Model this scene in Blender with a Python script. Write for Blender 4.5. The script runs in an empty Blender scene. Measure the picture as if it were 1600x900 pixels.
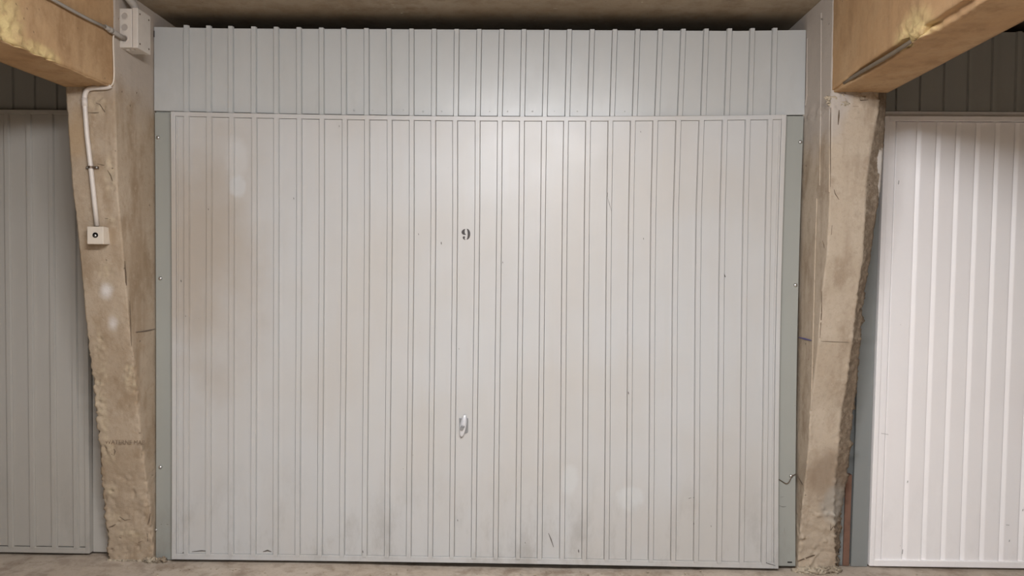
import bpy, bmesh, math, random
from mathutils import Vector, Matrix, noise
random.seed(4)
C = bpy.context.scene.collection

# ---------------------------------------------------------------- camera
F = 1155.0
CAM = Vector((0.20795, -3.15062, 1.26676))
YAW, PITCH, ROLL = -0.016682, -0.023068, 0.0088153
cf = Vector((math.sin(YAW)*math.cos(PITCH), math.cos(YAW)*math.cos(PITCH), math.sin(PITCH)))
r0 = cf.cross(Vector((0, 0, 1))).normalized(); u0 = r0.cross(cf)
cr = r0*math.cos(ROLL) + u0*math.sin(ROLL); cu = -r0*math.sin(ROLL) + u0*math.cos(ROLL)
cam = bpy.data.cameras.new('camera'); camo = bpy.data.objects.new('camera', cam); C.objects.link(camo)
cam.sensor_width = 36; cam.lens = F*36/1600; cam.clip_start = .05
camo.matrix_world = Matrix(((cr.x, cu.x, -cf.x, CAM.x), (cr.y, cu.y, -cf.y, CAM.y), (cr.z, cu.z, -cf.z, CAM.z), (0, 0, 0, 1)))
bpy.context.scene.camera = camo

def at(px, py, axis, c):
    """point where the sight line through a photo pixel meets the plane x, y or z = c (real distances)"""
    d = cf + cr*((px-800)/F) + cu*((450-py)/F)
    return CAM + d*((c-CAM[axis])/d[axis])

# ---------------------------------------------------------------- world, light, exposure
S = bpy.context.scene
S.view_settings.view_transform = 'Standard'; S.view_settings.look = 'None'
S.view_settings.gamma = 1; S.view_settings.exposure = -0.07; S.view_settings.use_curve_mapping = False
w = bpy.data.worlds.new('world'); S.world = w; w.use_nodes = True
w.node_tree.nodes['Background'].inputs[0].default_value = (.5, .55, .6, 1)
w.node_tree.nodes['Background'].inputs[1].default_value = .03
def lamp(name, loc, size, power, col):
    l = bpy.data.lights.new(name, 'AREA'); l.shape = 'RECTANGLE'; l.size, l.size_y = size
    l.energy = power; l.color = col
    o = bpy.data.objects.new(name, l); C.objects.link(o); o.location = loc
    return o
WHT = (.935, .955, 1)
def tube(x, y, z, down, around):
    """fluorescent batten under the ceiling: downward light plus the bare tube's light all round"""
    lamp('tube_lamp', (x, y, z), (1.2, .14), down, WHT)
    for i in range(5):
        l = bpy.data.lights.new('tube_glow', 'POINT'); l.energy = around/5; l.color = WHT; l.shadow_soft_size = .07
        o = bpy.data.objects.new('tube_glow', l); C.objects.link(o); o.location = (x-.5+.25*i, y, z-.02)
tube(.25, -2.45, 2.26, 78, 105)
tube(.25, -5.0, 2.26, 50, 50)

# ---------------------------------------------------------------- materials
def srgb(r, g, b):
    f = lambda v: (v/255/12.92) if v/255 <= .04045 else ((v/255+.055)/1.055)**2.4
    return (f(r), f(g), f(b), 1)

class NT:
    def __init__(s, name):
        s.m = bpy.data.materials.new(name); s.m.use_nodes = True; s.t = s.m.node_tree; s.n = s.t.nodes
        s.b = s.n['Principled BSDF']; s.tc = s.n.new('ShaderNodeTexCoord').outputs['Object']
    def link(s, a, b): s.t.links.new(a, b)
    def setin(s, sock, v):
        if isinstance(v, bpy.types.NodeSocket): s.link(v, sock)
        else: sock.default_value = v
    def noise(s, scale, detail=4, rough=.55, stretch=None, dist=0, off=(0, 0, 0)):
        v = s.tc
        if stretch or off != (0, 0, 0):
            m = s.n.new('ShaderNodeMapping'); s.link(v, m.inputs[0]); m.inputs['Scale'].default_value = stretch or (1, 1, 1)
            m.inputs['Location'].default_value = off; v = m.outputs[0]
        k = s.n.new('ShaderNodeTexNoise'); s.link(v, k.inputs['Vector'])
        k.inputs['Scale'].default_value = scale; k.inputs['Detail'].default_value = detail
        k.inputs['Roughness'].default_value = rough; k.inputs['Distortion'].default_value = dist
        return k.outputs['Fac']
    def vor(s, scale, feature='F1'):
        k = s.n.new('ShaderNodeTexVoronoi'); s.link(s.tc, k.inputs['Vector']); k.feature = feature
        k.inputs['Scale'].default_value = scale
        return k.outputs['Distance']
    def ramp(s, v, a, b, lo=0., hi=1.):
        k = s.n.new('ShaderNodeMapRange'); k.interpolation_type = 'SMOOTHSTEP'
        s.link(v, k.inputs[0]); k.inputs[1].default_value = a; k.inputs[2].default_value = b
        k.inputs[3].default_value = lo; k.inputs[4].default_value = hi
        return k.outputs[0]
    def math(s, op, a, b=0.):
        k = s.n.new('ShaderNodeMath'); k.operation = op; s.setin(k.inputs[0], a); s.setin(k.inputs[1], b)
        return k.outputs[0]
    def mix(s, f, a, b, mode='MIX'):
        k = s.n.new('ShaderNodeMix'); k.data_type = 'RGBA'; k.blend_type = mode
        s.setin(k.inputs[0], f); s.setin(k.inputs[6], a); s.setin(k.inputs[7], b)
        return k.outputs[2]
    def spot(s, c, r, soft=.5):
        """soft-edged ellipsoid patch, 1 inside"""
        m = s.n.new('ShaderNodeVectorMath'); m.operation = 'SUBTRACT'; s.link(s.tc, m.inputs[0]); m.inputs[1].default_value = c
        d = s.n.new('ShaderNodeVectorMath'); d.operation = 'DIVIDE'; s.link(m.outputs[0], d.inputs[0]); d.inputs[1].default_value = r
        l = s.n.new('ShaderNodeVectorMath'); l.operation = 'LENGTH'; s.link(d.outputs[0], l.inputs[0])
        nz = s.math('MULTIPLY', s.math('SUBTRACT', s.noise(18/max(.1, max(r)*6), 5), .5), .9)
        return s.ramp(s.math('ADD', l.outputs['Value'], nz), 1-soft, 1, 1, 0)
    def sep(s, ax):
        k = s.n.new('ShaderNodeSeparateXYZ'); s.link(s.tc, k.inputs[0]); return k.outputs[ax]
    def bump(s, h, strength=.3, dist=.01):
        k = s.n.new('ShaderNodeBump'); k.inputs['Strength'].default_value = strength; k.inputs['Distance'].default_value = dist
        s.link(h, k.inputs['Height']); s.link(k.outputs[0], s.b.inputs['Normal'])
    def done(s, col, rough=.6, metal=0., spec=.5):
        s.setin(s.b.inputs['Base Color'], col); s.setin(s.b.inputs['Roughness'], rough); s.b.inputs['Metallic'].default_value = metal
        s.b.inputs['Specular IOR Level'].default_value = spec
        return s.m

def painted(name, base, warm, dirt=.35, rough=.42, vary=.4, patches=()):
    n = NT(name)
    c = n.mix(n.ramp(n.noise(1.6, 3), .35, .68, 0, vary), base, warm)
    c = n.mix(n.ramp(n.noise(26, 4, stretch=(1, 1, .08)), .5, .8, 0, .25), c, warm)
    for (cc, rr, col, amt, soft) in patches:
        c = n.mix(n.math('MULTIPLY', n.spot(cc, rr, soft), amt), c, col)
    low = n.math('MULTIPLY', n.ramp(n.sep(2), 0, .55, 1, 0), n.ramp(n.noise(7, 6, .7, stretch=(1, 1, .45)), .46, .72))
    c = n.mix(n.math('MULTIPLY', low, dirt), c, srgb(120, 112, 100))
    sp = n.math('MULTIPLY', n.ramp(n.vor(13), 0, .035, 1, 0), n.ramp(n.noise(3.1, 2), .55, .6))
    c = n.mix(n.math('MULTIPLY', sp, .8), c, srgb(95, 85, 75))
    n.bump(n.noise(5, 3), .12, .01)
    return n.done(c, n.ramp(n.noise(4, 4), .3, .7, rough+.02, rough+.08), 0, .5)

def concrete(name, base, light, dark, spots=(), rough_attr=None, bumps=.8, pits=True):
    n = NT(name)
    c = n.mix(n.ramp(n.noise(3.2, 6, .6), .35, .68), base, light)
    c = n.mix(n.ramp(n.noise(9, 8, .65, stretch=(1, 1, .5)), .46, .7, 0, .95), c, dark)
    c = n.mix(n.ramp(n.noise(5, 5, .6, stretch=(2.2, 2.2, .28), off=(4, 4, 1)), .5, .68, 0, .6), c, dark)
    c = n.mix(n.ramp(n.noise(22, 5, .7, off=(1, 8, 2)), .56, .7, 0, .5), c, light)
    c = n.mix(n.ramp(n.noise(70, 3, .6), .5, .75, 0, .35), c, dark)
    c = n.mix(n.ramp(n.noise(55, 2, .6, off=(3, 1, 7)), .6, .72, 0, .35), c, light)
    if rough_attr:
        a = n.n.new('ShaderNodeAttribute'); a.attribute_name = 'broken'
        f = n.math('MULTIPLY', a.outputs['Fac'], n.ramp(n.noise(40, 5, .7), .3, .6, .3, 1))
        c = n.mix(f, c, rough_attr)
    for (cc, rr, col, amt, soft) in spots:
        c = n.mix(n.math('MULTIPLY', n.spot(cc, rr, soft), amt), c, col)
    h = n.math('ADD', n.math('MULTIPLY', n.noise(35, 8, .7), .5), n.math('MULTIPLY', n.noise(160, 4, .7), .15))
    if pits:
        p = n.math('MULTIPLY', n.ramp(n.vor(30), 0, .16, 1, 0), n.ramp(n.noise(6, 3), .54, .62))
        c = n.mix(n.math('MULTIPLY', p, .55), c, srgb(92, 78, 62))
        h = n.math('SUBTRACT', h, p)
    n.bump(h, bumps, .006)
    return n.done(c, .88, 0, .25)

def plain(name, col, rough=.5, metal=0., var=.12):
    n = NT(name)
    d = (col[0]*.7, col[1]*.7, col[2]*.7, 1)
    c = n.mix(n.ramp(n.noise(30, 4), .4, .75, 0, var*3), col, d)
    n.bump(n.noise(80, 3), .1, .002)
    return n.done(c, rough, metal)

# ---------------------------------------------------------------- mesh helpers
def bm_box(bm, a, b, zseg=1, xseg=1, warp=None):
    (x0, y0, z0), (x1, y1, z1) = a, b
    rows = []
    for i in range(zseg+1):
        z = z0+(z1-z0)*i/zseg
        front = [bm.verts.new((x0+(x1-x0)*k/xseg, y0, z)) for k in range(xseg+1)]
        back = [bm.verts.new((x0+(x1-x0)*k/xseg, y1, z)) for k in range(xseg, -1, -1)]
        rows.append(front+back)
    n = len(rows[0])
    for i in range(zseg):
        for k in range(n):
            bm.faces.new((rows[i][k], rows[i][(k+1) % n], rows[i+1][(k+1) % n], rows[i+1][k]))
    bm.faces.new(rows[0][::-1]); bm.faces.new(rows[-1])

def bm_prism(bm, prof, z0, z1, zseg=1):
    """closed profile of (x, y) counter-clockwise seen from above, extruded in z"""
    rows = [[bm.verts.new((x, y, z0+(z1-z0)*i/zseg)) for x, y in prof] for i in range(zseg+1)]
    n = len(prof)
    for i in range(zseg):
        for k in range(n):
            bm.faces.new((rows[i][k], rows[i][(k+1) % n], rows[i+1][(k+1) % n], rows[i+1][k]))
    bm.faces.new(rows[0][::-1]); bm.faces.new(rows[-1])

def bm_tube(bm, pts, r, seg=12, cap=True):
    pts = [Vector(p) for p in pts]; rings = []
    ref = Vector((.13, .31, .94)).normalized()
    for i, p in enumerate(pts):
        t = (pts[min(i+1, len(pts)-1)]-pts[max(i-1, 0)]).normalized()
        a = t.cross(ref)
        if a.length < .1: a = t.cross(Vector((1, 0, 0)))
        a.normalize(); b = t.cross(a); rr = r[i] if isinstance(r, (list, tuple)) else r
        rings.append([bm.verts.new(p+(a*math.cos(2*math.pi*k/seg)+b*math.sin(2*math.pi*k/seg))*rr) for k in range(seg)])
    for i in range(len(rings)-1):
        for k in range(seg):
            bm.faces.new((rings[i][k], rings[i][(k+1) % seg], rings[i+1][(k+1) % seg], rings[i+1][k]))
    if cap: bm.faces.new(rings[0][::-1]); bm.faces.new(rings[-1])

def smooth_path(pts, n=6):
    pts = [Vector(p) for p in pts]; out = []
    for i in range(len(pts)-1):
        p0, p1, p2, p3 = pts[max(i-1, 0)], pts[i], pts[i+1], pts[min(i+2, len(pts)-1)]
        for k in range(n):
            t = k/n
            out.append(.5*((2*p1)+(p2-p0)*t+(2*p0-5*p1+4*p2-p3)*t*t+(3*p1-p0-3*p2+p3)*t**3))
    out.append(pts[-1]); return out

def bm_dome(bm, c, axis, r, h, seg=14, rings=4):
    """domed head standing on a surface at c, growing along axis"""
    c = Vector(c); ax = Vector(axis).normalized(); a = ax.orthogonal().normalized(); b = ax.cross(a); prev = None
    for i in range(rings):
        t = i/rings*math.pi/2
        ring = [bm.verts.new(c+ax*h*math.sin(t)+(a*math.cos(2*math.pi*k/seg)+b*math.sin(2*math.pi*k/seg))*r*math.cos(t)) for k in range(seg)]
        if prev:
            for k in range(seg): bm.faces.new((prev[k], prev[(k+1) % seg], ring[(k+1) % seg], ring[k]))
        else: bm.faces.new(ring[::-1])
        prev = ring
    top = bm.verts.new(c+ax*h)
    for k in range(seg): bm.faces.new((prev[k], prev[(k+1) % seg], top))

def obj(name, bm, mat, parent=None, warp=None, smooth=False, bevel=0, loc=None):
    """link the bmesh as one mesh object; vertices are given in world space"""
    bmesh.ops.recalc_face_normals(bm, faces=bm.faces)
    if warp:
        for v in bm.verts: v.co = warp(v.co)
    off = parent_loc(parent) if parent else (Vector(loc) if loc else None)
    if off:
        for v in bm.verts: v.co -= off
    me = bpy.data.meshes.new(name); bm.to_mesh(me); bm.free()
    if smooth:
        for f in me.polygons: f.use_smooth = True
    me.materials.append(mat)
    o = bpy.data.objects.new(name, me); C.objects.link(o)
    if parent: o.parent = parent
    elif loc: o.location = loc
    if bevel:
        md = o.modifiers.new('bevel', 'BEVEL'); md.width = bevel; md.segments = 2; md.limit_method = 'ANGLE'
    return o
def parent_loc(p):
    v = Vector((0, 0, 0))
    while p: v += p.location; p = p.parent
    return v
def tag(o, label, cat=None, group=None, kind=None):
    if label: o['label'] = label
    if cat: o['category'] = cat
    if group: o['group'] = group
    if kind: o['kind'] = kind
    return o
def thing(name, loc, label, cat, group=None, kind=None):
    o = bpy.data.objects.new(name, None); C.objects.link(o); o.location = loc; o.empty_display_size = .1
    return tag(o, label, cat, group, kind)
def B(*boxes, **k):
    bm = bmesh.new()
    for a, b in boxes: bm_box(bm, a, b, **k)
    return bm

def lerp_tab(tab, v):
    tab = sorted(tab)
    if v <= tab[0][0]: return tab[0][1]
    for (a, x), (b, y) in zip(tab, tab[1:]):
        if v <= b: return x+(y-x)*(v-a)/(b-a)
    return tab[-1][1]

# ---------------------------------------------------------------- palette
PT1 = at(372, 250, 1, 0); PT2 = at(375, 293, 1, 0)
DOOR = painted('door_grey_paint', srgb(192, 192, 191), srgb(187, 182, 175), dirt=.35, rough=.34, vary=.6, patches=[  # first patch: browner tone with the lamp's falloff to the left painted in
    ((-1.18, 0, 1.3), (.42, .5, .75), srgb(172, 161, 148), .85, .95), (tuple(PT1), (.06, .2, .12), srgb(206, 207, 207), .4, .6), (tuple(PT2), (.045, .2, .055), srgb(206, 210, 213), .45, .35),
    ((.66, 0, .31), (.07, .2, .07), srgb(205, 208, 208), .5, .5), ((.40, 0, .38), (.05, .2, .08), srgb(205, 208, 208), .4, .5)])
TRANS = painted('transom_grey_paint', srgb(187, 189, 188), srgb(181, 181, 178), dirt=.1, rough=.27, vary=.5)
JAMB = painted('jamb_grey_green_paint', srgb(156, 158, 152), srgb(150, 150, 143), dirt=.3, rough=.45)
DARKJAMB = painted('jamb_dark_grey_paint', srgb(136, 139, 137), srgb(130, 132, 130), dirt=.2, rough=.45)
LDOOR = painted('left_door_grey_paint', srgb(178, 174, 167), srgb(168, 162, 152), dirt=.3, rough=.45)
LTRANS = painted('shaded_transom_paint', srgb(150, 150, 146), srgb(140, 138, 132), dirt=.1, rough=.45)  # side transoms darker than the middle one, shade put into the colour
WHITE = painted('white_door_paint', srgb(252, 249, 248), srgb(248, 242, 240), dirt=.1, rough=.38, vary=.5)
GALV = plain('galvanised_steel', srgb(200, 200, 198), .35, .9)
CHROME = plain('handle_metal', srgb(222, 224, 228), .3, .35, .05)
PLATE = plain('dull_zinc_plate', srgb(150, 152, 154), .45, .6)
BLACK = plain('black_stencil_paint', srgb(72, 68, 68), .7)
SCUFF = plain('dark_scuff', srgb(92, 86, 80), .8)
DARK = plain('dark_hole', srgb(28, 24, 22), .9)
RUST = plain('rusty_primer', srgb(124, 92, 76), .85, 0, .25)
CREAM = plain('cream_plastic', srgb(214, 203, 188), .5, 0, .05)
BOXGREY = plain('grey_plastic', srgb(204, 197, 188), .5, 0, .06)
BOXDISC = plain('shaded_plastic_disc', srgb(172, 164, 156), .6, 0, .06)  # same plastic as the box, darkened to paint in the knockouts' shade
PIPE = plain('pale_pipe_paint', srgb(214, 206, 198), .4, 0, .06)
PIPEG = plain('grey_pipe_paint', srgb(158, 152, 144), .5, 0, .08)
STEEL = plain('rusty_clip_steel', srgb(112, 96, 82), .5, .6, .2)
BLUE = plain('blue_pencil', srgb(96, 92, 140), .8)
PENCIL = plain('grey_pencil', srgb(110, 98, 88), .8)

PL = (-1.49, 0, 0); PR = (1.49, 0, 0)
def rel(p, base): return (p[0]-base[0], p[1]-base[1], p[2]-base[2])
sprayA = rel((-1.465, -.22, 1.17), PL); sprayB = rel((-1.45, -.20, 1.04), PL)
ORANGE = srgb(172, 132, 88)
PIERL = concrete('pier_concrete_left', srgb(172, 154, 132), srgb(184, 168, 148), srgb(152, 132, 108), rough_attr=srgb(190, 174, 148), spots=[
    (sprayA, (.042, .2, .055), srgb(220, 216, 212), .85, .9), (sprayB, (.032, .2, .04), srgb(214, 208, 204), .75, .95),
    (rel((-1.53, -.3, 1.78), PL), (.07, .2, .14), srgb(176, 148, 112), .6, .7),
    (rel((-1.384, -.15, 2.2), PL), (.1, .5, .35), srgb(182, 172, 162), .8, .5)])
PIERR = concrete('pier_concrete_right', srgb(178, 162, 142), srgb(190, 176, 158), srgb(154, 136, 116), spots=[
    (rel((1.384, -.1, 2.15), PR), (.1, .5, .45), srgb(184, 175, 166), .9, .4),
    (rel((1.60, -.24, 1.70), PR), (.03, .06, .06), srgb(232, 226, 218), .95, .2), (rel((1.60, -.22, 1.60), PR), (.02, .06, .08), srgb(232, 226, 218), .9, .25),
    (rel((1.48, -.1, .42), PR), (.13, .3, .16), srgb(136, 118, 100), .55, .6),
    (rel((1.52, -.12, .30), PR), (.08, .3, .12), srgb(168, 162, 152), .7, .5)], rough_attr=srgb(130, 114, 96))
BEAM = concrete('beam_concrete', srgb(178, 144, 106), srgb(186, 156, 120), srgb(160, 128, 94), rough_attr=srgb(214, 194, 140), bumps=.35)
SLAB = concrete('ceiling_concrete', srgb(158, 144, 124), srgb(166, 154, 136), srgb(142, 126, 106), bumps=.3)
FLOOR = concrete('floor_concrete', srgb(182, 168, 152), srgb(194, 182, 168), srgb(152, 136, 120), bumps=.35)
WALLM = concrete('wall_concrete', srgb(120, 118, 114), srgb(132, 129, 124), srgb(104, 102, 98), bumps=.3, pits=False)
MORTAR = concrete('rough_mortar', srgb(178, 165, 145), srgb(190, 178, 158), srgb(138, 124, 106), bumps=.9)

# ---------------------------------------------------------------- the setting
CEIL = 2.36
bm = bmesh.new()   # floor: gently uneven near the doors
xs = [-6+12*i/60 for i in range(61)]
ys = [-7, -5, -3, -1.5, -.8]+[-.5+.02*i for i in range(41)]+[1, 3, 5]
xs = sorted(set([-6, -4.5, -3.2]+[-2.4+.04*i for i in range(126)]+[3.2, 4.5, 6]))
grid = []
for y in ys:
    row = []
    for x in xs:
        k = max(0, 1-abs(y)/.6)
        z = (.004*noise.noise((x*2, y*2, 0))+.003*noise.noise((x*12, y*12, 3)))*k
        z -= .012*math.exp(-((x-.25)/.55)**2)*(1 if y > -.4 else 0)*k
        row.append(bm.verts.new((x, y, z)))
    grid.append(row)
for i in range(len(ys)-1):
    for k in range(len(xs)-1):
        bm.faces.new((grid[i][k], grid[i][k+1], grid[i+1][k+1], grid[i+1][k]))
tag(obj('floor', bm, FLOOR, smooth=True), 'dusty beige concrete floor in front of the garage doors', 'floor', kind='structure')
tag(obj('ceiling', B(((-6, -7, CEIL), (6, 5, CEIL+.2))), SLAB), 'brown concrete ceiling slab above the garage doors', 'ceiling', kind='structure')
for nm, a, b, l in (('wall_back', (-6, 5, -.1), (6, 5.2, 2.6), 'concrete wall at the back of the garages'), ('wall_front', (-6, -7.2, -.1), (6, -7, 2.6), 'concrete wall on the far side of the drive aisle'),
                 ('wall_left', (-6.2, -7, -.1), (-6, 5, 2.6), 'concrete end wall beyond the left bays'), ('wall_right', (6, -7, -.1), (6.2, 5, 2.6), 'concrete end wall beyond the right bays')):
    tag(obj(nm, B((a, b)), WALLM), l, 'wall', kind='structure')
# partitions between garages, behind the pillars
tag(obj('wall_partition_left', B(((-1.56, .26, 0), (-1.46, 4.99, CEIL-.002))), WALLM), 'concrete partition behind the left pillar', 'wall', kind='structure')
tag(obj('wall_partition_right', B(((1.44, .26, 0), (1.54, 4.99, CEIL-.002))), WALLM), 'concrete partition behind the right pillar', 'wall', kind='structure')

# ---------------------------------------------------------------- pillars
XL, XR = -1.384, 1.383
protL = [(2.36, .303), (1.93, .305), (1.56, .285), (1.287, .241), (1.0, .195), (.788, .147), (.542, .113), (.34, .062), (.22, .037), (.04, .014), (0, .014)]
protR = [(2.36, .272), (1.96, .272), (1.58, .277), (1.335, .258), (1.185, .2155), (1.0, .192), (.71, .12), (.55, .107), (.32, .062), (.09, .02), (0, .016)]
def edge_tab(prot, pix, extra=0.):
    out = []
    for py, px in pix:
        z = 1.2
        for _ in range(8): q = at(px, py, 1, -lerp_tab(prot, z)+extra); z = q.z
        out.append((q.z, q.x))
    return out
outL = edge_tab(protL, [(145, 103), (250, 110), (330, 118), (420, 127), (510, 135), (590, 144), (690, 153), (760, 159), (800, 163), (868, 168)])
innR = edge_tab(protR, [(165, 1372), (180, 1370), (230, 1360), (290, 1352), (350, 1350), (400, 1348), (450, 1340), (500, 1334), (560, 1327), (620, 1318), (675, 1310), (740, 1305), (800, 1302), (850, 1302), (885, 1304)])
outR = edge_tab(protR, [(165, 1384), (200, 1382), (280, 1377), (350, 1367), (390, 1361), (420, 1357), (450, 1351), (500, 1346), (560, 1341), (620, 1336), (675, 1330), (750, 1322), (800, 1314), (850, 1311), (885, 1308)], .045)

def pier(name, base, corners, mat, rough, label):
    """corners(z) -> outline; the skin is subdivided and weathered"""
    bm = bmesh.new(); lay = bm.verts.layers.float.new('broken')
    rows = []; cnt = None; dz = .007; nz = int((CEIL+.02)/dz)
    for i in range(nz+1):
        z = -.02+dz*i
        z = min(z, CEIL-.001)
        cs = corners(z)
        if cnt is None:
            cnt = [max(1, int((Vector(b)-Vector(a)).length/.0065)) for a, b in zip(cs, cs[1:])]
        row = []
        for s, (a, b) in enumerate(zip(cs, cs[1:])):
            a = Vector(a); b = Vector(b); L = (b-a).length; t = (b-a).normalized(); nrm = Vector((t.y, -t.x))
            for k in range(cnt[s]+(1 if s == len(cnt)-1 else 0)):
                q = a+(b-a)*k/cnt[s]
                P = Vector((q.x, q.y, z))
                dA = (q-a).length if s > 0 else 9; dB = (b-q).length if s < len(cnt)-1 else 9
                amp, chip, brk = rough(s, z, P)
                kk = max(0, brk)*(0 if name == 'x' else 1)*(.006 if base[0] < 0 else .002)
                d = amp*(.55*noise.fractal(P*20, 1, 2, 3)+.2*noise.fractal(P*75+Vector((9, 2, 1)), .8, 2, 2))
                d += kk*noise.fractal(P*48, 1, 2, 3)
                d -= amp*3.0*max(0, noise.noise(P*55)-.3)+amp*1.1*max(0, 1-abs(noise.noise(P*13+Vector((2, 7, 3))))/.06)*max(0, min(1, 3*noise.noise(P*7)+.3))
                e = chip*max(0, noise.fractal(P*45+Vector((5, 0, 0)), 1, 2, 3)+.15)
                # corner: average normals
                n2 = nrm
                if dA < .001:
                    tp = (a-Vector(cs[s-1])).normalized(); n2 = (nrm+Vector((tp.y, -tp.x))).normalized()
                near = math.exp(-min(dA, dB)/.008)
                off = n2*(d-e*near)
                v = bm.verts.new((P.x+off.x, P.y+off.y, z)); v[lay] = brk
                row.append(v)
        rows.append(row)
    for i in range(len(rows)-1):
        for k in range(len(rows[0])-1):
            bm.faces.new((rows[i][k], rows[i][k+1], rows[i+1][k+1], rows[i+1][k]))
        bm.faces.new((rows[i][-1], rows[i][0], rows[i+1][0], rows[i+1][-1]))
    o = obj(name, bm, mat, loc=base, smooth=True)
    return tag(o, label, 'pillar')

def cornersL(z):
    p = lerp_tab(protL, z); fl = lerp_tab(outL, z)
    return [(fl, .25), (fl, -p), (XL, -p), (XL, .25)]
def roughL(s, z, P):
    low = max(0, min(1, (.42-z)/.12))
    chip = .003
    if s in (0, 1) and P.x < -1.48: chip += .016*max(0, min(1, (1.05-z)/.4))
    if P.x > -1.45: chip += .014*max(0, min(1, (1.15-z)/.3))+.003*(z > 1.95)
    k = 0
    if s == 1:
        for (sx, sz, rx, rz, f) in SPL: k = max(k, f*max(0, 1-((P.x-sx)/rx)**2-((z-sz)/rz)**2))
    return .0010+.0055*low*(.4 if s == 2 else 1)+.003*max(0, noise.noise(P*9)-.25)+.010*k, chip+.004*low, min(1, k*1.6)*(.5+noise.noise(P*60))
SPL = []
for px, py, rx, ry, f in [(150, 165, 20, 16, 1), (170, 275, 10, 34, .8), (172, 345, 9, 7, .7), (165, 425, 16, 18, .5), (205, 580, 14, 14, 1), (205, 595, 16, 20, .7), (158, 560, 12, 60, .5), (158, 640, 12, 70, .8), (166, 700, 16, 30, .9), (171, 765, 12, 14, .7), (180, 812, 22, 14, .5), (205, 835, 30, 16, .6)]:
    q = at(px, py, 1, -lerp_tab(protL, 1.267-(py-423)*.0027)); SPL.append((q.x, q.z, rx*.0027, ry*.0027, f))
pl = pier('concrete_pillar', PL, cornersL, PIERL, roughL, 'tapering beige concrete pillar left of the number 9 door, carrying the push button')
def cornersR(z):
    p = lerp_tab(protR, z); a = lerp_tab(innR, z); b = max(a+.006, lerp_tab(outR, z))
    return [(XR, .25), (XR, -p), (a, -p), (b, -p+.045), (b, .25)][::-1]
def roughR(s, z, P):
    low = max(0, min(1, (.36-z)/.06)); s = 3-s
    chip = .002+.006*max(0, min(1, (1.3-z)/.2))
    ridge = 0
    brk = 1 if s == 2 else 0
    top = max(0, 1-abs(z-1.925)/.05)
    return .001+.006*low*(.4 if s == 0 else 1)+(.0045*max(.15, min(1, (1.55-z)/.35)) if s == 2 else 0)+.003*max(0, noise.noise(P*8)-.2)+.012*top*(s != 2), chip+.004*low, brk
pr = pier('concrete_pillar', PR, cornersR, PIERR, roughR, 'tapering beige concrete pillar between the number 9 door and the white door')
pr.data.materials[0] = PIERR

# small details that belong to the pillars: board lines, cracks, pencil strokes, blobs
def ribbon(bm, pts, wid, nrm, h=.0015):
    pts = [Vector(p) for p in pts]; nrm = Vector(nrm); L = []
    for i, p in enumerate(pts):
        t = (pts[min(i+1, len(pts)-1)]-pts[max(i-1, 0)]).normalized(); s = t.cross(nrm).normalized()
        wv = wid*(.35 if i in (0, len(pts)-1) else 1)
        L.append((bm.verts.new(p-s*wv/2), bm.verts.new(p+s*wv/2), bm.verts.new(p+s*wv/2+nrm*h), bm.verts.new(p-s*wv/2+nrm*h)))
    for a, b in zip(L, L[1:]):
        for k in range(4): bm.faces.new((a[k], a[(k+1) % 4], b[(k+1) % 4], b[k]))
    bm.faces.new(L[0]); bm.faces.new(L[-1][::-1])
def frontL(px, py, e=.002):
    z = 1.2
    for _ in range(8): q = at(px, py, 1, -lerp_tab(protL, z)-e); z = q.z
    return q
def frontR(px, py, e=.002):
    z = 1.2
    for _ in range(8): q = at(px, py, 1, -lerp_tab(protR, z)-e); z = q.z
    return q
bm = bmesh.new(); ribbon(bm, [at(212, 519, 0, XL+.002), at(228, 517, 0, XL+.002), at(242, 514, 0, XL+.002)], .005, (1, 0, 0), .0012)
obj('pencil_line', bm, PENCIL, pl)
bm = bmesh.new(); ribbon(bm, [at(1248, 527, 0, XR-.002), at(1258, 529.5, 0, XR-.002), at(1268, 532, 0, XR-.002)], .007, (-1, 0, 0), .0012)
tag(obj('pencil_line', bm, BLUE, pr), 'short blue pencil stroke beside the jamb')
# formwork board ridges on the inner side of the right pillar
for pix in ([(1262, 60), (1261, 150), (1259, 165)], [(1284, 20), (1283, 150), (1281.5, 290)], [(1277, 310), (1274, 400), (1271, 520), (1268, 640)], [(1297, 160), (1296.5, 300)]):
    bm = bmesh.new(); ribbon(bm, [at(a, b, 0, XR-.0005) for a, b in pix], .006, (-1, 0, 0), .004)
    obj('formwork_ridge', bm, PIERR, pr)
# faint formwork lettering
cu_ = bpy.data.curves.new('lettering', 'FONT'); cu_.body = 'WATERNE MAR'; cu_.size = .024; cu_.extrude = .001
to = bpy.data.objects.new('lettering', cu_); C.objects.link(to)
bpy.context.view_layer.update()
me = bpy.data.meshes.new_from_object(to.evaluated_get(bpy.context.evaluated_depsgraph_get())); bpy.data.objects.remove(to)
q = frontL(164, 693.5, .0055); me.materials.clear(); me.materials.append(plain('faint_lettering', srgb(136, 118, 98), .9))
lo = bpy.data.objects.new('lettering', me); C.objects.link(lo); lo.parent = pl; lo.location = q-Vector(PL); lo.rotation_euler = (math.radians(90-9), 0, 0)

def lump(bm, c, r, seed=0, sub=2, amp=.45, squash=(1, 1, 1)):
    m = bmesh.new(); bmesh.ops.create_icosphere(m, subdivisions=sub, radius=1)
    for v in m.verts:
        k = 1+amp*noise.fractal(v.co*1.7+Vector((seed*3.1, 0, 0)), 1, 2, 3)
        v.co = Vector(c)+Vector((v.co.x*squash[0], v.co.y*squash[1], v.co.z*squash[2]))*r*k
    d = bpy.data.meshes.new('t'); m.to_mesh(d); m.free(); bm.from_mesh(d); bpy.data.meshes.remove(d)
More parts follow.
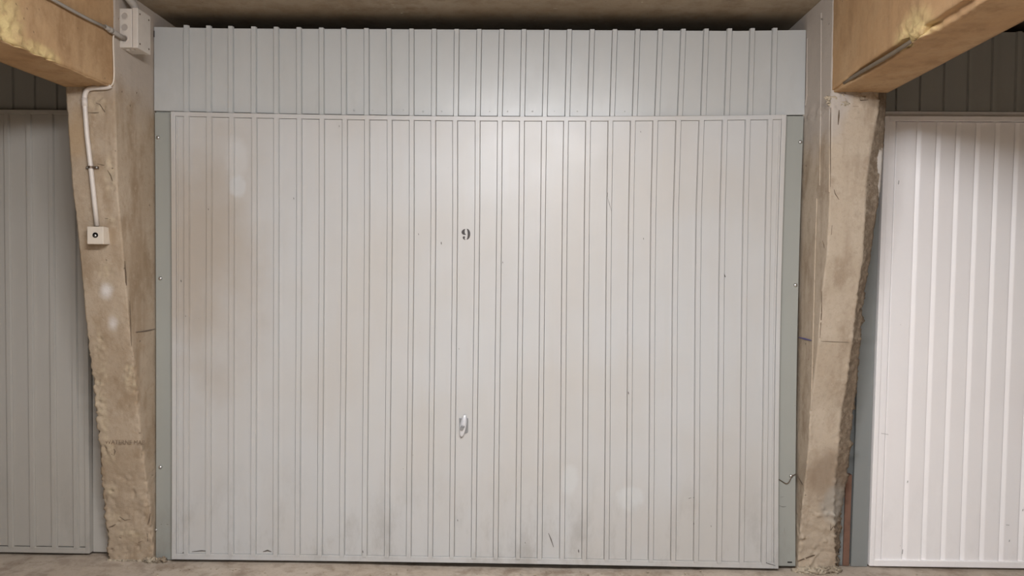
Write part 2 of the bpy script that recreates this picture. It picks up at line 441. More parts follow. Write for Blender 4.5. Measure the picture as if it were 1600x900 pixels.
# lumpy mortar under the right beam, broken foot of both pillars
bm = bmesh.new()
for i, (px, py, r) in enumerate([(1286+random.uniform(0, 38), 158+random.uniform(-6, 8), random.uniform(.007, .014)) for _ in range(16)]+[(1335, 153, .010), (1348, 153, .010), (1309, 147, .014), (1318, 149, .013)]):
    lump(bm, frontR(px, py, -.003), r*.8, i, 3, 1.0, (1.2, .5, .8))
tag(obj('mortar_lumps', bm, MORTAR, pr, smooth=True), None, kind='stuff')
bm = bmesh.new()
for i in range(12):
    x = XR+.0+.155*i/11
    lump(bm, (x, -.022-.008*math.sin(i*2), .004+.004*(i % 3)), .017, i+20, 3, 1.0, (1.3, .8, .8))
tag(obj('mortar_foot', bm, MORTAR, pr, smooth=True), 'crumbly pale mortar at the foot', kind='stuff')
bm = bmesh.new()
for i in range(8):
    lump(bm, (-1.415+.012*i, -.016-.006*(i % 3), .004+.006*(i % 2)), .010, i+50, 3, 1.1)
for i in range(7):
    lump(bm, (-1.57+.02*i, -.012, .001), .009, i+80, 3, .9, (1.5, 1, .6))
tag(obj('mortar_foot', bm, MORTAR, pl, smooth=True), None, kind='stuff')
bm = bmesh.new()
for i, (px, py, r) in enumerate([(1364, 236, .014), (1369, 240, .010), (1366, 247, .012), (1369, 256, .009), (1370, 264, .007)]):
    lump(bm, at(px, py, 1, -.235), r*1.25, i+7, 3, .7, (1, .35, 1.1))
tag(obj('plaster_splash', bm, plain('white_plaster', srgb(226, 220, 212), .8), pr, smooth=True), 'white plaster splash on the edge')

CRK = plain('crack_brown', srgb(104, 88, 72), .95)  # dark ribbons laid on the surface to draw the cracks
bm = bmesh.new()
for pix, wd in [([(195, 408), (196.5, 425), (197, 440), (198, 446)], .005), ([(203, 470), (204, 500), (205.5, 540)], .003), ([(150, 161), (156, 163), (164, 175)], .003), ([(138, 176), (148, 176.5), (155, 176)], .003), ([(164, 341), (171, 342.5), (176, 345)], .003),
                ([(152, 256), (160, 258), (168, 258.5)], .003), ([(168, 266), (173, 274), (176, 283)], .003), ([(178, 701), (180, 705), (178, 712)], .003), ([(170, 824), (176, 822), (181, 819)], .005), ([(183, 838), (190, 841)], .004), ([(187, 807), (195, 813), (204, 811)], .002),
                ([(235, 802), (233.5, 812), (231, 820)], .005), ([(230, 833), (231, 846)], .005), ([(216, 848), (223, 845)], .004), ([(165, 699), (172, 706), (177, 712)], .004), ([(171, 856), (180, 858)], .004)]:
    ribbon(bm, [frontL(a, b, .0005) for a, b in pix], wd, (0, -1, 0), .001)
tag(obj('cracks', bm, CRK, pl), None, kind='stuff')
bm = bmesh.new()
for pix, wd in [([(1311, 172), (1310.5, 182), (1309.5, 195)], .006), ([(1303, 296), (1305, 303), (1311, 312)], .003), ([(1283, 533), (1300, 534), (1326, 535)], .0018), ([(1298, 168), (1297.5, 200), (1297.8, 292)], .003), ([(1285, 376), (1287, 382), (1288, 388)], .003),
                ([(1284, 455), (1283.5, 490), (1281, 528)], .004), ([(1332, 153), (1345, 157), (1356, 156)], .004), ([(1332, 166), (1352, 166.5)], .002), ([(1246, 877), (1257, 873), (1270, 868), (1277, 866.5)], .006), ([(1298, 818), (1298, 829), (1302, 822), (1300, 817)], .003), ([(1300, 352), (1299, 367)], .003)]:
    ribbon(bm, [frontR(a, b, .001) for a, b in pix], wd, (0, -1, 0), .001)
tag(obj('cracks', bm, CRK, pr), None, kind='stuff')

# ---------------------------------------------------------------- beams
SK = .034
def beam(name, xa, xb, y0, zb, loc, label, notch, brk):
    """xa = face towards the middle bay, xb = outer face, both at y0; outline rows run towards the viewer"""
    bm = bmesh.new(); lay = bm.verts.layers.float.new('broken'); sg = 1 if xb > xa else -1
    ysr = [y0-.012*i for i in range(150)]+[y0-1.8-.1*i for i in range(48)]
    rows = []
    for y in ysr:
        sh = SK*(y-y0); a = xa+sh; b = xb+sh; nt = notch(y0-y); z1 = CEIL-.001
        pts = []
        N = 26
        for k in range(N): pts.append((a, z1+(zb+nt-z1)*k/N, 1))
        for k in range(4): pts.append((a+sg*nt*.95*k/4, zb+nt, 2))
        for k in range(4): pts.append((a+sg*nt, zb+nt-nt*.95*k/4, 2))
        for k in range(14): pts.append((a+sg*nt+(b-a-sg*nt)*k/14, zb, 3))
        for k in range(6): pts.append((b, zb+(z1-zb)*k/5, 4))
        row = []
        for (x, z, f) in pts:
            P = Vector((x, y, z)); br = brk(y0-y, z-zb) if f < 3 else 0
            d = .0018*noise.fractal(P*14, 1, 2, 4)+br*.02*noise.fractal(P*40, 1, 2, 4)-(.006*max(0, noise.fractal(P*30, 1, 2, 3)) if abs(z-zb) < .02 else 0)
            v = bm.verts.new((x-sg*d if f in (1, 2) else x, y, z+(d if f == 3 else 0))); v[lay] = br
            row.append(v)
        rows.append(row)
    for r1, r2 in zip(rows, rows[1:]):
        for k in range(len(r1)-1): bm.faces.new((r1[k], r1[k+1], r2[k+1], r2[k]))
        bm.faces.new((r1[-1], r1[0], r2[0], r2[-1]))
    bm.faces.new(rows[0]); bm.faces.new(rows[-1][::-1])
    return tag(obj(name, bm, BEAM, loc=loc, smooth=True), label, 'beam')
def notchR(t):
    if .62 < t < .70: return .004
    if t > 1.6: return .004
    return .005+.019*max(0, min(1, t/.25))+.003*noise.noise((t*20, 0, 0))
def brkR(t, h): return max(0, 1-((t-.64)/.14)**2-(h/.11)**2)
bR = beam('concrete_beam', 1.384, 1.600, -.262, 1.965, (1.49, -.262, 1.965), 'ochre concrete beam above the pillar beside the white door', notchR, brkR)
def brkL(t, h):
    return max(max(0, 1-((t-.42)/.12)**2-(h/.05)**2), max(0, 1-((t-.60)/.13)**2-(h/.22)**2))
bL = beam('concrete_beam', -1.386, -1.575, -.295, 1.963, (-1.49, -.295, 1.963), 'ochre concrete beam above the pillar carrying the push button', lambda t: .003+.002*noise.noise((t*15, 0, 0)), brkL)
# broken rod lying in the spalled corner of the right beam
bm = bmesh.new()
pts = [Vector((1.384+.011+SK*-t, -.262-t, 1.965+.011+.003*math.sin(t*9))) for t in [.1+.05*i for i in range(12)]]
bm_tube(bm, pts, .0065, 8)
obj('embedded_rod', bm, plain('grey_rod', srgb(120, 108, 92), .7), bR, smooth=True)

# ---------------------------------------------------------------- garage doors
def nsteps(k): return None
LT = [291.3, 327, 362, 397.5, 431.8, 467.5, 502.8, 538.8, 573.5, 608.8, 643.3, 676.8, 710.8, 746.3, 781, 815.5, 850, 884.3, 918.8, 953.8, 988.8, 1023.8, 1060, 1096, 1132.5, 1168.3, 1203]
LM = [292, 327, 362, 397.8, 432, 467.6, 503, 538.8, 573.7, 609.3, 643.5, 677.3, 711.3, 745.8, 779.8, 814.5, 848, 882, 916.5, 951.3, 985.4, 1020, 1055, 1090.6, 1128, 1164, 1199.4]
LB = [291, 325.3, 361, 396, 430.8, 465, 500, 534.5, 570, 605, 639, 672.8, 706.5, 740.5, 775, 810, 843.8, 879, 913.8, 948.8, 983, 1018, 1053, 1088.8, 1125, 1160, 1194.5]
T1 = [288, 323.3, 357.8, 394, 429.3, 465, 500.3, 535.3, 571.3, 606.3, 642, 677.5, 713, 748.3, 783.8, 818.5, 854.3, 890, 925.8, 961.5, 997.3, 1033, 1069, 1105, 1141.8, 1177.6, 1212.7]
T2 = [288.5, 323.5, 358, 394, 429.8, 465.5, 500.8, 535.8, 571.5, 607, 642, 677, 711.8, 746.3, 780.8, 816, 851.3, 886.8, 922, 957.3, 992.8, 1028, 1063.8, 1100.5, 1137.5, 1173.8, 1209.7]
NOM = [-1.236+i*(1.231+1.236)/26 for i in range(27)]; NOMT = [-1.2535+i*(1.2475+1.2535)/26 for i in range(27)]
def offs(tab, y, nom):
    return [(n, at(px, y, 1, -.024).x-n) for px, n in zip(tab, nom)]
OT, OM, OB = offs(LT, 205, NOM), offs(LM, 362, NOM), offs(LB, 785, NOM)
U1, U2 = offs(T1, 62, NOMT), offs(T2, 176, NOMT)
def interp(tab, x):
    if abs(x) > 1.268: return 0
    return lerp_tab(tab, x)
def warp_main(co):
    x, y, z = co
    a, b, c = interp(OT, x), interp(OM, x), interp(OB, x)
    if abs(x) < 1.268:
        ddx = lerp_tab([(.27, c), (1.43, b), (1.85, a)], z)
        u = max(-1, min(1, x/1.3)); tz = max(0, min(1, z/1.92))
        return Vector((x+ddx, y, z+(1-u*u)*(-.0135*tz**2+.004*(1-tz))))
    tz = max(0, min(1, z/1.92)); u = max(-1, min(1, x/1.3))
    dz = (1-u*u)*(-.0135*tz**2+.004*(1-tz))
    dx = -.011*max(0, u)*(1-((z-.95)/1.0)**2)-.003*max(0, -u)*(-1)*(1-((z-.95)/1.0)**2)
    if abs(x) > 1.3: dz *= 0
    return Vector((x+dx, y, z+dz))
def rib_prof(xc, y0, w=.0235, h=.009, inset=.003):
    return [(xc-w/2, y0), (xc-w/2+.0006, y0-.003), (xc-w/2+inset, y0-h), (xc+w/2-inset, y0-h), (xc+w/2-.0006, y0-.003), (xc+w/2, y0)]
def corrugated(parent, x0, x1, ribs, z0, z1, yf, mat, warp, rw=.0235, rh=.0095, zseg=5, rz0=None, rz1=None, gap=.0007):
    """flat panels between raised ribs; each panel and rib a part"""
    edges = [x0]+[v for r in ribs for v in (r-rw/2, r+rw/2)]+[x1]
    bmk = B(((x0, yf+.004, z0), (x1, yf+.006, z1)), zseg=zseg, xseg=10)
    bk = obj('backing_sheet', bmk, mat, parent, warp)
    for i in range(0, len(edges), 2):
        a, b = edges[i], edges[i+1]
        if b-a < .006: continue
        bm = bmesh.new(); bm_box(bm, (a+gap, yf, z0+.001), (b-gap, yf+.0035, z1-.001), zseg=zseg)
        if b-a > .04:   # slight oil-canning
            j = random.uniform(-.0012, .0012)
            for v in bm.verts: v.co.y += j*math.sin(v.co.z*2.2+i)
        obj('panel', bm, mat, parent, warp)
    for r in ribs:
        bm = bmesh.new(); bm_prism(bm, rib_prof(r, yf+.003, rw, rh+.003), rz0 if rz0 is not None else z0, rz1 if rz1 is not None else z1, zseg)
        obj('rib', bm, mat, parent, warp)

def leaf_frame(t, x0, x1, z0, z1, yf, mat, warp, s=.019, d=.03, zs=8):
    obj('side_rail', B(((x0, yf, z0), (x0+s, yf+d, z1)), zseg=zs), mat, t, warp, bevel=.0015)
    obj('side_rail', B(((x1-s, yf, z0), (x1, yf+d, z1)), zseg=zs), mat, t, warp, bevel=.0015)
    obj('top_rail', B(((x0+s, yf, z1-s), (x1-s, yf+d, z1)), xseg=16), mat, t, warp, bevel=.0015)
    obj('bottom_rail', B(((x0+s, yf, z0), (x1-s, yf+d, z0+s+.006)), xseg=16), mat, t, warp, bevel=.0015)

# main door, number 9
d1 = thing('door_1', (0, 0, 0), 'pale grey ribbed metal up-and-over garage door with the number 9', 'garage door', kind='structure')
leaf_frame(d1, -1.298, 1.298, .014, 1.930, -.026, DOOR, warp_main)
ribs = [-1.236+i*(1.231+1.236)/26 for i in range(27)]
corrugated(d1, -1.276, 1.276, ribs, .039, 1.911, -.020, DOOR, warp_main, zseg=5, rz0=.034, rz1=1.912)
# inner trim line of the leaf
for s in (-1, 1):
    obj('edge_fold', B(((s*1.2735-.0035, -.0245, .04), (s*1.2735+.0035, -.0195, 1.91)), zseg=6), DOOR, d1, warp_main)
# stencilled 9
Z9 = 6.6667
nine = [[(860, 383), (878, 387), (891, 402), (898, 425), (898, 452), (890, 477), (876, 492), (859, 498), (867, 480), (871, 455), (871, 425), (868, 400)],
        [(846, 384), (829, 389), (813, 402), (807, 418), (811, 434), (824, 444), (840, 447), (853, 445), (851, 439), (843, 433), (840, 415), (841, 400), (846, 389)],
        [(819, 475), (824, 464), (834, 460), (843, 465), (845, 474), (838, 481), (841, 489), (849, 494), (848, 499), (835, 496), (825, 489)]]
bm = bmesh.new()
for poly in nine:
    P = [at(600+x/Z9, 300+y/Z9, 1, -.0212) for x, y in poly]
    f1 = [bm.verts.new(p) for p in P]; f2 = [bm.verts.new(p+Vector((0, .0012, 0))) for p in P]
    bm.faces.new(f1); bm.faces.new(f2[::-1])
    for i in range(len(P)): bm.faces.new((f1[i], f1[(i+1) % len(P)], f2[(i+1) % len(P)], f2[i]))
tag(obj('number_nine', bm, BLACK, d1), 'black stencilled figure 9')
# scuffs, scratches and pin holes on the leaf
bm = bmesh.new()
def sc(pix, wid, y=-.0213):
    ribbon(bm, [at(a, b, 1, y) for a, b in pix], wid, (0, -1, 0), .0008)
sc([(1129.5, 425), (1131, 429), (1133.5, 433)], .007); sc([(949.5, 301), (949, 308)], .004, -.031); sc([(949.5, 309), (952, 318), (955.5, 330)], .0013, -.0315)
sc([(857, 833), (861, 843), (865, 855)], .0045); sc([(1076, 779), (1080, 777.5)], .003); sc([(1083, 777), (1085, 778)], .005)
for a, b, r in [(689.5, 380, 2.2), (654, 366, 1.5), (293.5, 293, 2), (328.5, 310, 2), (325.5, 327, 1.5), (459, 310, 1.5), (785.5, 410, 1.4), (1005.5, 373, 1.4), (982, 614, 2.2), (904, 861, 2.6), (567, 862, 2),
                (606, 810, 2), (820.5, 848, 1.2), (283, 439, 1.8), (290, 494, 1.2), (717, 545, 1.2), (715, 813, 1.6), (1001, 206, 1.2), (530, 197, 1.2), (1084, 818, 1.4), (1111, 822, 1.3)]:
    sc([(a-.2, b-r), (a, b), (a+.3, b+r)], .0028*r/1.6, -.0315 if any(abs(at(a, b, 1, -.03).x-x) < .012 for x in ribs) else -.0213)
sc([(411, 862), (418, 860), (424, 862)], .006, -.0214)
tag(obj('scuff_marks', bm, SCUFF, d1), 'dark scratches and pin holes in the paint', kind='stuff')
bm = bmesh.new()
for a, b, c in [(300, 862, 330), (285, 864, 291)]:
    sc([(a, b), ((a+c)/2, b-1.5), (c, b-.5)], .004, -.0225)
sc([(1190, 877), (1202, 881), (1212, 884)], .003, -.0268)
tag(obj('rust_marks', bm, SCUFF, d1), None, kind='stuff')
# handle
h = bpy.data.objects.new('handle', None); C.objects.link(h); h.parent = d1; hp = at(722.5, 667, 1, -.02); h.location = hp
tag(h, 'bright metal turning handle below the number')
bm = bmesh.new()
P = [at(660+x/10, 620+y/10, 1, -.0235) for x, y in [(575, 330), (712, 335), (716, 400), (712, 552), (690, 572), (650, 580), (580, 560)]]
f1 = [bm.verts.new(p) for p in P]; f2 = [bm.verts.new(p+Vector((0, .0035, 0))) for p in P]
bm.faces.new(f1); bm.faces.new(f2[::-1])
for i in range(len(P)): bm.faces.new((f1[i], f1[(i+1) % len(P)], f2[(i+1) % len(P)], f2[i]))
obj('back_plate', bm, PLATE, h, bevel=.0012)
bm = bmesh.new(); bm_tube(bm, [hp+Vector((0, -.003, 0)), hp+Vector((0, -.03, 0))], .008, 16)
obj('spindle', bm, PLATE, h, smooth=False)
bm = bmesh.new()  # lens-shaped grip bar, tilted
top = at(660+66, 620+29, 1, -.048); bot = at(660+60.3, 620+64, 1, -.048); ax = (top-bot); L = ax.length; ax.normalize(); sd = ax.cross(Vector((0, 1, 0))).normalized()
mid = (top+bot)/2; rings = []
for i in range(17):
    t = -1+2*i/16; wv = .0125*math.sqrt(max(0, 1-abs(t)**1.8))*.95+.0025; dp = .006*(1-t*t)+.0035
    ring = []
    for k in range(12):
        a = 2*math.pi*k/12; cx_, cy_ = math.cos(a), math.sin(a)
        cx_ = math.copysign(abs(cx_)**.7, cx_); cy_ = math.copysign(abs(cy_)**.7, cy_)
        ring.append(bm.verts.new(mid+ax*(L/2*t)+sd*(wv*cx_)+Vector((0, 1, 0))*(dp*cy_+.012*t*t*.0)))
    rings.append(ring)
for a, b in zip(rings, rings[1:]):
    for k in range(12): bm.faces.new((a[k], a[(k+1) % 12], b[(k+1) % 12], b[k]))
bm.faces.new(rings[0]); bm.faces.new(rings[-1][::-1])
for v in bm.verts: v.co.y += .016
obj('grip', bm, CHROME, h, smooth=True)
bm = bmesh.new(); bm_dome(bm, at(723.2, 667, 1, -.0435)+Vector((0, .001, 0)), (0, -1, 0), .0075, .002)
obj('lock_cylinder', bm, PLATE, h, smooth=True)

# fixed frame of the main door
def bolt(parent, p, r=.0085, nrm=(0, -1, 0)):
    bm = bmesh.new(); bm_dome(bm, p, nrm, r, r*.75); return obj('bolt', bm, GALV, parent, smooth=True)
fr = thing('door_frame', (0, .002, 0), 'grey-green metal frame around the number 9 door', 'door frame')
def warp_jamb(co):
    x, y, z = co
    k = (1-((z-.95)/1.0)**2)
    return Vector((x-.011*k if x > 0 else x+.003*k, y, z))
for s in (-1, 1):
    a, b = sorted((s*1.300, s*1.379))
    o = obj('jamb', B(((a, .0, .002 if s < 0 else .016), (b, .05, 1.930)), zseg=8), JAMB, fr, warp_jamb, bevel=.001)
obj('head_rail', B(((-1.379, .012, 1.92), (1.379, .05, 1.955)), xseg=16), JAMB, fr)
for px, py in [(247, 215), (250.5, 435), (250.5, 730), (244, 828), (1250.5, 222), (1243, 445.5), (1236, 744)]:
    bolt(fr, at(px, py, 1, 0), .0085 if (px, py) != (244, 828) else .006)
bm = bmesh.new(); bm_box(bm, tuple(at(1230.5, 879.5, 1, -.0008)), tuple(at(1237.5, 877.5, 1, .0005)))
obj('slot', bm, DARK, fr)
bm = bmesh.new()
wp = [at(x, y, 1, -.006) for x, y in [(1217, 749), (1222, 752), (1228, 755.5), (1232, 754), (1235, 749), (1237, 744), (1241, 742)]]+[at(1245, 741, 1, -.02), at(1250, 750, 1, -.04), at(1254, 757, 1, -.06)]
bm_tube(bm, smooth_path(wp, 5), .0017, 8)
tag(obj('tie_wire', bm, STEEL, fr, smooth=True), 'thin bent wire hanging from a bolt')
bm = bmesh.new()
for pix, wd in [([(1217, 790), (1223, 792), (1228, 791.5)], .002), ([(1220, 777), (1224, 776)], .0015), ([(251, 819.5), (253, 819)], .003), ([(260, 819), (263, 819.5)], .003), ([(1225, 825), (1226, 833)], .001)]:
    ribbon(bm, [at(a, b, 1, -.0004) for a, b in pix], wd, (0, -1, 0), .0006)
tag(obj('scuff_marks', bm, SCUFF, fr), None, kind='stuff')

tp = thing('transom_panel', (0, .002, 1.935), 'grey ribbed metal panel fixed above the number 9 door', 'panel')
def warp_tr(co):
    x, y, z = co; u = max(-1, min(1, x/1.38))
    dxx = lerp_tab([(1.94, interp(U2, x)), (2.24, interp(U1, x))], z)
    return Vector((x+dxx, y, z-.0135*(1-u*u)-.004*(x+1.38)/2.76+.002))
ribs2 = [-1.2535+i*(1.2475+1.2535)/26 for i in range(27)]
corrugated(tp, -1.381, 1.381, ribs2, 1.936, 2.292, -.002, TRANS, warp_tr, zseg=1, rz0=1.933, rz1=2.299, rh=.0095)
for i in range(18):
    px = [553, 582, 630, 661, 690, 729, 765, 793, 832, 866, 902, 937, 976, 1016, 1060, 1096, 1140, 1168][i]
    q = at(px, 173+(1 if 640 < px < 1000 else -1), 1, -.002)
    if min(abs(q.x-r) for r in ribs2) < .016: continue
    bm = bmesh.new(); bm_dome(bm, q+Vector((0, .001, 0)), (0, -1, 0), .0042, .0022, 8, 3); obj('rivet', bm, TRANS, tp, smooth=True)
bm = bmesh.new(); bm_box(bm, tuple(at(240.3, 58, 1, -.003)), tuple(at(242, 48.5, 1, .002)))
obj('slot', bm, DARK, tp)

# left neighbour
YD = .05
d2 = thing('door_2', (-2.98, YD, 0), 'darker grey ribbed metal garage door left of the pillar with the push button', 'garage door', kind='structure')
wl = lambda co: Vector((co.x-.006*(co.z-.2)/1.7, co.y, co.z))
leaf_frame(d2, -4.28, -1.684, .014, 1.945, YD-.026, LDOOR, wl)
ribsL = [-1.7425-.0965*i for i in range(27)]
ribsL = sorted(r-.0 for r in ribsL if r > -4.255)
corrugated(d2, -4.259, -1.705, ribsL, .042, 1.926, YD-.020, LDOOR, wl, rz0=.037, rz1=1.927)
f2_ = thing('door_frame', (-1.6, YD, 0), 'grey metal jamb strip between the darker grey door and the left pillar', 'door frame')
obj('jamb', B(((-1.682, YD, .012), (-1.40, YD+.03, 1.945)), zseg=2), LDOOR, f2_)
obj('head_rail', B(((-4.3, YD+.012, 1.935), (-1.40, YD+.05, 1.965))), LDOOR, f2_)
t2 = thing('transom_panel', (-2.98, YD, 1.95), 'dark ribbed metal panel in the shade above the darker grey door', 'panel')
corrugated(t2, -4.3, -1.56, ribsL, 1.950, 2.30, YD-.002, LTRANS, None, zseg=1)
# right neighbour
d3 = thing('door_3', (3.0, YD, 0), 'bright white ribbed metal garage door right of the pillar', 'garage door', kind='structure')
wr = lambda co: Vector((co.x+.0275*co.z/1.92, co.y, co.z))
X0 = 1.702; X1 = 4.30
leaf_frame(d3, X0, X1, .012, 1.938, YD-.026, WHITE, wr, s=.02)
# raised panels separated by shallow grooves
gx = X0+.053; first = True
bm = B(((X0+.02, YD-.008, .03), (X1-.02, YD-.006, 1.92)), zseg=2); obj('backing_sheet', bm, WHITE, d3, wr)
obj('panel', B(((X0+.0215, YD-.0185, .035), (gx-.0035, YD-.010, 1.917))), WHITE, d3, wr)
x = gx; wdt = .086
while x < X1-.03:
    xe = min(x+wdt, X1-.022)
    bm = bmesh.new()
    bm_prism(bm, [(x+.0005, YD-.0095), (x+.0135, YD-.0165), (x+.017, YD-.0175), (xe-.0005, YD-.0175), (xe, YD-.0095)] if x > gx else [(x, YD-.0095), (x+.0015, YD-.0165), (x+.004, YD-.0175), (xe-.0005, YD-.0175), (xe, YD-.0095)], .031, 1.914, 1)
    obj('panel', bm, WHITE, d3, wr)
    x = xe+.0060; wdt = .0762
bm = bmesh.new()
for a, b, l in [(1418, 752.5, 1.6), (1410, 862, 3.5), (1404, 285, 3), (1577, 845, 1.5), (1598, 797, 1.5)]:
    ribbon(bm, [at(a+.4, b-l, 1, YD-.0195), at(a-.3, b+l, 1, YD-.0195)], .004, (0, -1, 0), .0008)
for a, b, a2, b2 in [(1377, 677, 1388, 679), (1572, 820, 1577, 820.5)]:
    ribbon(bm, [at(a, b, 1, YD-.0195), at(a2, b2, 1, YD-.0195)], .0025, (0, -1, 0), .0008)
tag(obj('scuff_marks', bm, SCUFF, d3), None, kind='stuff')
f3_ = thing('door_frame', (1.66, YD, 0), 'dark grey-green metal jamb between the right pillar and the white door', 'door frame')
obj('jamb', B(((1.630, YD-.012, .004), (1.699, YD-.001, 1.938)), zseg=2), DARKJAMB, f3_, wr, bevel=.001)
obj('head_rail', B(((1.54, YD+.0, 1.940), (4.33, YD+.04, 1.962))), WHITE, f3_, wr)
t3 = thing('transom_panel', (3.0, YD, 1.96), 'dark ribbed metal panel in the shade above the white door', 'panel')
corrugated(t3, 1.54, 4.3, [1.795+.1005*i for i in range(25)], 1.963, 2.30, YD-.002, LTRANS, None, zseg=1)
rb = thing('rusty_batten', (1.60, .06, 0), 'rust-red metal strip behind the foot of the right pillar', 'strip')
obj('strip', B(((1.598, .045, .004), (1.624, .07, .40)), zseg=2), RUST, rb, wr)
pb = thing('cover_strip', (1.57, .06, 0), 'pale grey strip between the right pillar and the rust-red strip', 'strip')
obj('strip', B(((1.52, .05, .004), (1.597, .0699, 1.90)), ((1.52, .0715, .004), (1.645, .0755, 1.90)), zseg=2), DARKJAMB, pb, wr)
obj('slot', B(((1.566, .048, .058), (1.582, .051, .066))), DARK, pb)

# ---------------------------------------------------------------- electrical things
# junction box on the inner side of the left pillar
jb = thing('junction_box', (XL, -.21, 2.13), 'grey plastic junction box high on the left pillar beside the transom', 'junction box')
yb0, yb1, zb0, zb1 = -.262, -.165, 2.128, 2.280
obj('body', B(((XL-.002, yb0, zb0), (XL+.048, yb1, zb1))), BOXGREY, jb, bevel=.003)
obj('lid', B(((XL+.050, yb0-.002, zb0-.002), (XL+.072, yb1+.002, zb1+.002))), BOXGREY, jb, bevel=.003)
for k in range(3):
    c = Vector((XL+.019, yb0, zb1-.030-.044*k)); bm = bmesh.new()
    R = []
    for rr, yy in ((.0158, .001), (.0150, -.0022), (.0128, -.0022), (.0118, .0006), (.0, .0006)):
        R.append([bm.verts.new(c+Vector((math.cos(k*math.pi/10)*rr, yy+.004, math.sin(k*math.pi/10)*rr))) for k in range(20)] if rr else None)
    for u, v in zip(R, R[1:-1]):
        for k in range(20): bm.faces.new((u[k], u[(k+1) % 20], v[(k+1) % 20], v[k]))
    bmd = bmesh.new(); bmd.faces.new([bmd.verts.new(v.co+Vector((0, -.0056, 0))) for v in R[3]])
    for v in bm.verts: v.co.y -= .004
    ko = obj('knockout', bm, BOXGREY, jb, smooth=False); obj('disc', bmd, BOXDISC, ko)
for z in (zb0+.018, zb1-.018):
    for y in (yb0+.014, yb1-.014):
        bm = bmesh.new(); bm_dome(bm, (XL+.072, y, z), (1, 0, 0), .004, .002, 10, 3); obj('screw', bm, STEEL, jb, smooth=True)
for k, x in enumerate((XL+.016, XL+.038)):
    bm = bmesh.new(); bm_dome(bm, (x, yb0+.03, zb0), (0, 0, -1), .009, .004, 12, 3); obj('knockout', bm, BOXGREY, jb, smooth=True)
# pipe across the beam side into the box
kn = Vector((XL+.019, yb0-.004, zb1-.030-.088))
cp = thing('conduit_pipe', tuple(kn), 'thin pale conduit running up across the left beam into the junction box', 'pipe')
pp = []
for px, py in [(-40, -62), (20, -32), (80, -2), (110, 15), (140, 31), (168, 44)]:
    q = at(px, py, 0, -1.395)
    for _ in range(4): q = at(px, py, 0, -1.386+SK*(q.y+.295)+.014)
    pp.append(q)
bm = bmesh.new(); bm_tube(bm, pp, .0058, 12); obj('tube', bm, PIPEG, cp, smooth=True)
bm = bmesh.new(); e = pp[-1]; d = (kn-e)
bm_tube(bm, [e-d*.15, e+d*.3], .0085, 12); bm_tube(bm, [e+d*.1, e+d*.25], .011, 12)
obj('coupling', bm, PIPEG, cp, smooth=True)
bm = bmesh.new(); bm_tube(bm, [e+d*.25, e+d*.7, kn+Vector((0, .004, 0))], .0095, 12); obj('gland', bm, PIPEG, cp, smooth=True)
# thick stub on top of the box
sb = thing('cable_gland', (XL+.04, -.235, zb1), 'thick grey cable sleeve entering the top of the junction box', 'cable')
bm = bmesh.new(); bm_tube(bm, smooth_path([(XL+.048, -.235, zb1-.004), (XL+.045, -.24, zb1+.018), (XL+.030, -.262, zb1+.045), (XL+.02, -.285, zb1+.075)], 5), .0155, 14)
obj('sleeve', bm, PIPEG, sb, smooth=True)
# push-button pipe down the pillar front
pipe = thing('conduit_pipe', tuple(frontL(151, 352)), 'pale rigid conduit bending down the left pillar to the push button', 'pipe')
path = [frontL(x, y, .013) for x, y in [(173, 134), (166, 136.5), (152, 137.2), (142, 138), (136, 141), (133, 147), (132, 155)]]
bm = bmesh.new(); bm_tube(bm, smooth_path(path, 5), .0092, 14); obj('bend', bm, PIPE, pipe, smooth=True)
bm = bmesh.new(); bm_tube(bm, [frontL(x, y, .013) for x, y in [(132, 153), (132.6, 166), (136, 212), (141.5, 258), (146.5, 306), (151.5, 353)]], .0088, 14); obj('tube', bm, PIPE, pipe, smooth=True)
bm = bmesh.new(); bm_tube(bm, [frontL(x, y, .013) for x, y in [(132, 153), (132.6, 166)]], .0104, 14); obj('coupling', bm, PIPE, pipe, smooth=True)
q = frontL(142.3, 261.5, .013)
bm = bmesh.new(); bm_tube(bm, [q+Vector((0, 0, -.0045)), q+Vector((0, 0, .0045))], .0112, 14)
bm_box(bm, (q.x-.024, q.y+.006, q.z-.005), (q.x+.024, q.y+.012, q.z+.005))
o = obj('clip', bm, STEEL, pipe)
for s in (-1, 1):
    bm = bmesh.new(); bm_dome(bm, (q.x+s*.018, q.y+.006, q.z), (0, -1, 0), .0045, .004, 10, 3); obj('screw', bm, GALV, pipe, smooth=True)
wire = thing('thin_cable', tuple(at(177, 132, 1, -.312)), 'thin pale cable down the corner of the left beam below the junction box', 'cable')
bm = bmesh.new(); bm_tube(bm, smooth_path([at(x, y, 1, -.318) for x, y in [(181, 52), (177.2, 57), (177, 75), (177.8, 95), (178.2, 118), (176.5, 130), (172, 135)]], 5), .003, 8)
obj('cable', bm, CREAM, wire, smooth=True)
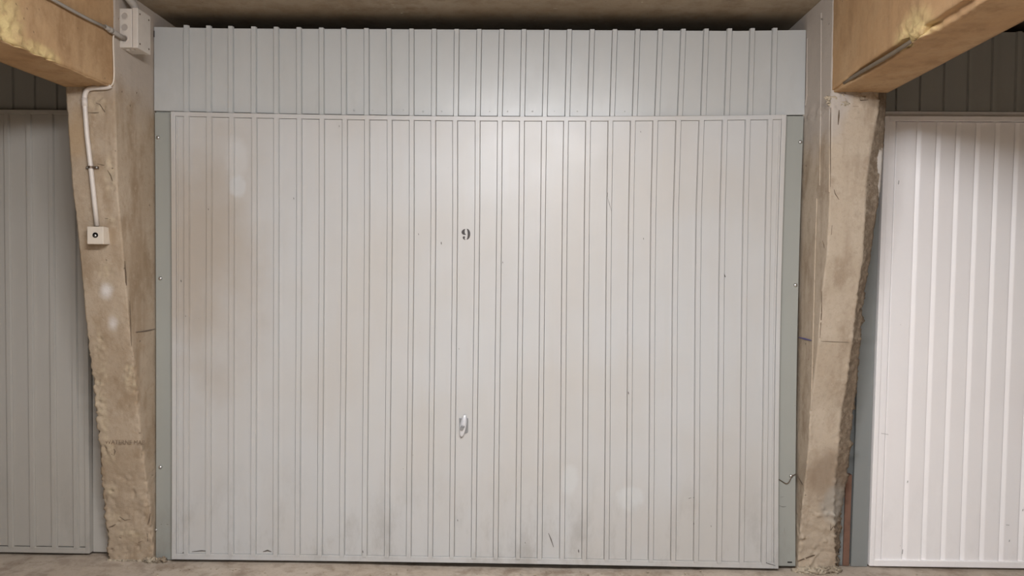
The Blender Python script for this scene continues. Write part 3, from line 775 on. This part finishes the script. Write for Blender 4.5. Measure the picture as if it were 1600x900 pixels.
# push button
q0 = frontL(136, 352.5, .0); q1 = frontL(161.5, 381.5, .0)
zc = (q0.z+q1.z)/2; yf = -lerp_tab(protL, zc)
a = at(136, 354, 1, yf-.045); b = at(161.3, 381.5, 1, yf-.045)
bt = thing('push_button', ((a.x+b.x)/2, yf, zc), 'small square cream push button box on the left pillar', 'switch')
obj('body', B(((a.x+.002, yf-.018, b.z+.001), (b.x-.002, yf+.012, a.z-.001))), CREAM, bt, bevel=.002)
obj('cover', B(((a.x, yf-.045, b.z), (b.x, yf-.0195, a.z))), CREAM, bt, bevel=.002)
c = at(149.2, 367.3, 1, yf-.0455)
bm = bmesh.new(); bm_tube(bm, [c+Vector((0, .004, 0)), c+Vector((0, -.003, 0)), c+Vector((0, -.003, 0)), c+Vector((0, .001, 0))], [.0105, .0100, .0085, .008], 24); obj('collar', bm, DARK, bt)
bm = bmesh.new(); bm_dome(bm, c+Vector((0, -.001, -.0015)), (0, -1, 0), .0062, .005, 16, 4); obj('button', bm, GALV, bt, smooth=True)

bm = bmesh.new()
for i, (px, py) in enumerate([(388, 4), (404, 18), (613, 7), (616, 11), (628, 20), (868, 13), (951, 7), (1003, 3), (547, 10), (836, 32)]):
    lump(bm, at(px, py, 2, CEIL+.001), .006 if i in (2, 3, 5) else .004, i, 1, .7, (1.4, 1, .5))
tag(obj('ceiling_flakes', bm, MORTAR), 'tiny pale flakes stuck to the brown ceiling above the middle door', 'flakes', kind='stuff')
# loose grit on the floor along the doors
bm = bmesh.new()
for i in range(260):
    x = random.uniform(-2.0, 2.3); y = -random.uniform(.02, .16)
    lump(bm, (x, y, .001), random.choice([.0015, .002, .003, .004]), i, 1, .5, (1.3, 1, .5))
tag(obj('floor_grit', bm, MORTAR), 'fine loose grit scattered on the floor along the doors', 'grit', kind='stuff')

# like things share a group
GR = {'concrete_pillar': 'concrete pillars between the garage bays', 'concrete_beam': 'concrete beams over the pillars', 'door_frame': 'metal frames of the garage doors',
      'transom_panel': 'ribbed panels above the garage doors', 'door_1': 'garage doors in the row', 'door_2': 'garage doors in the row', 'door_3': 'garage doors in the row'}
for o in bpy.data.objects:
    if o.parent is None and o.name.split('.')[0] in GR: o['group'] = GR[o.name.split('.')[0]]
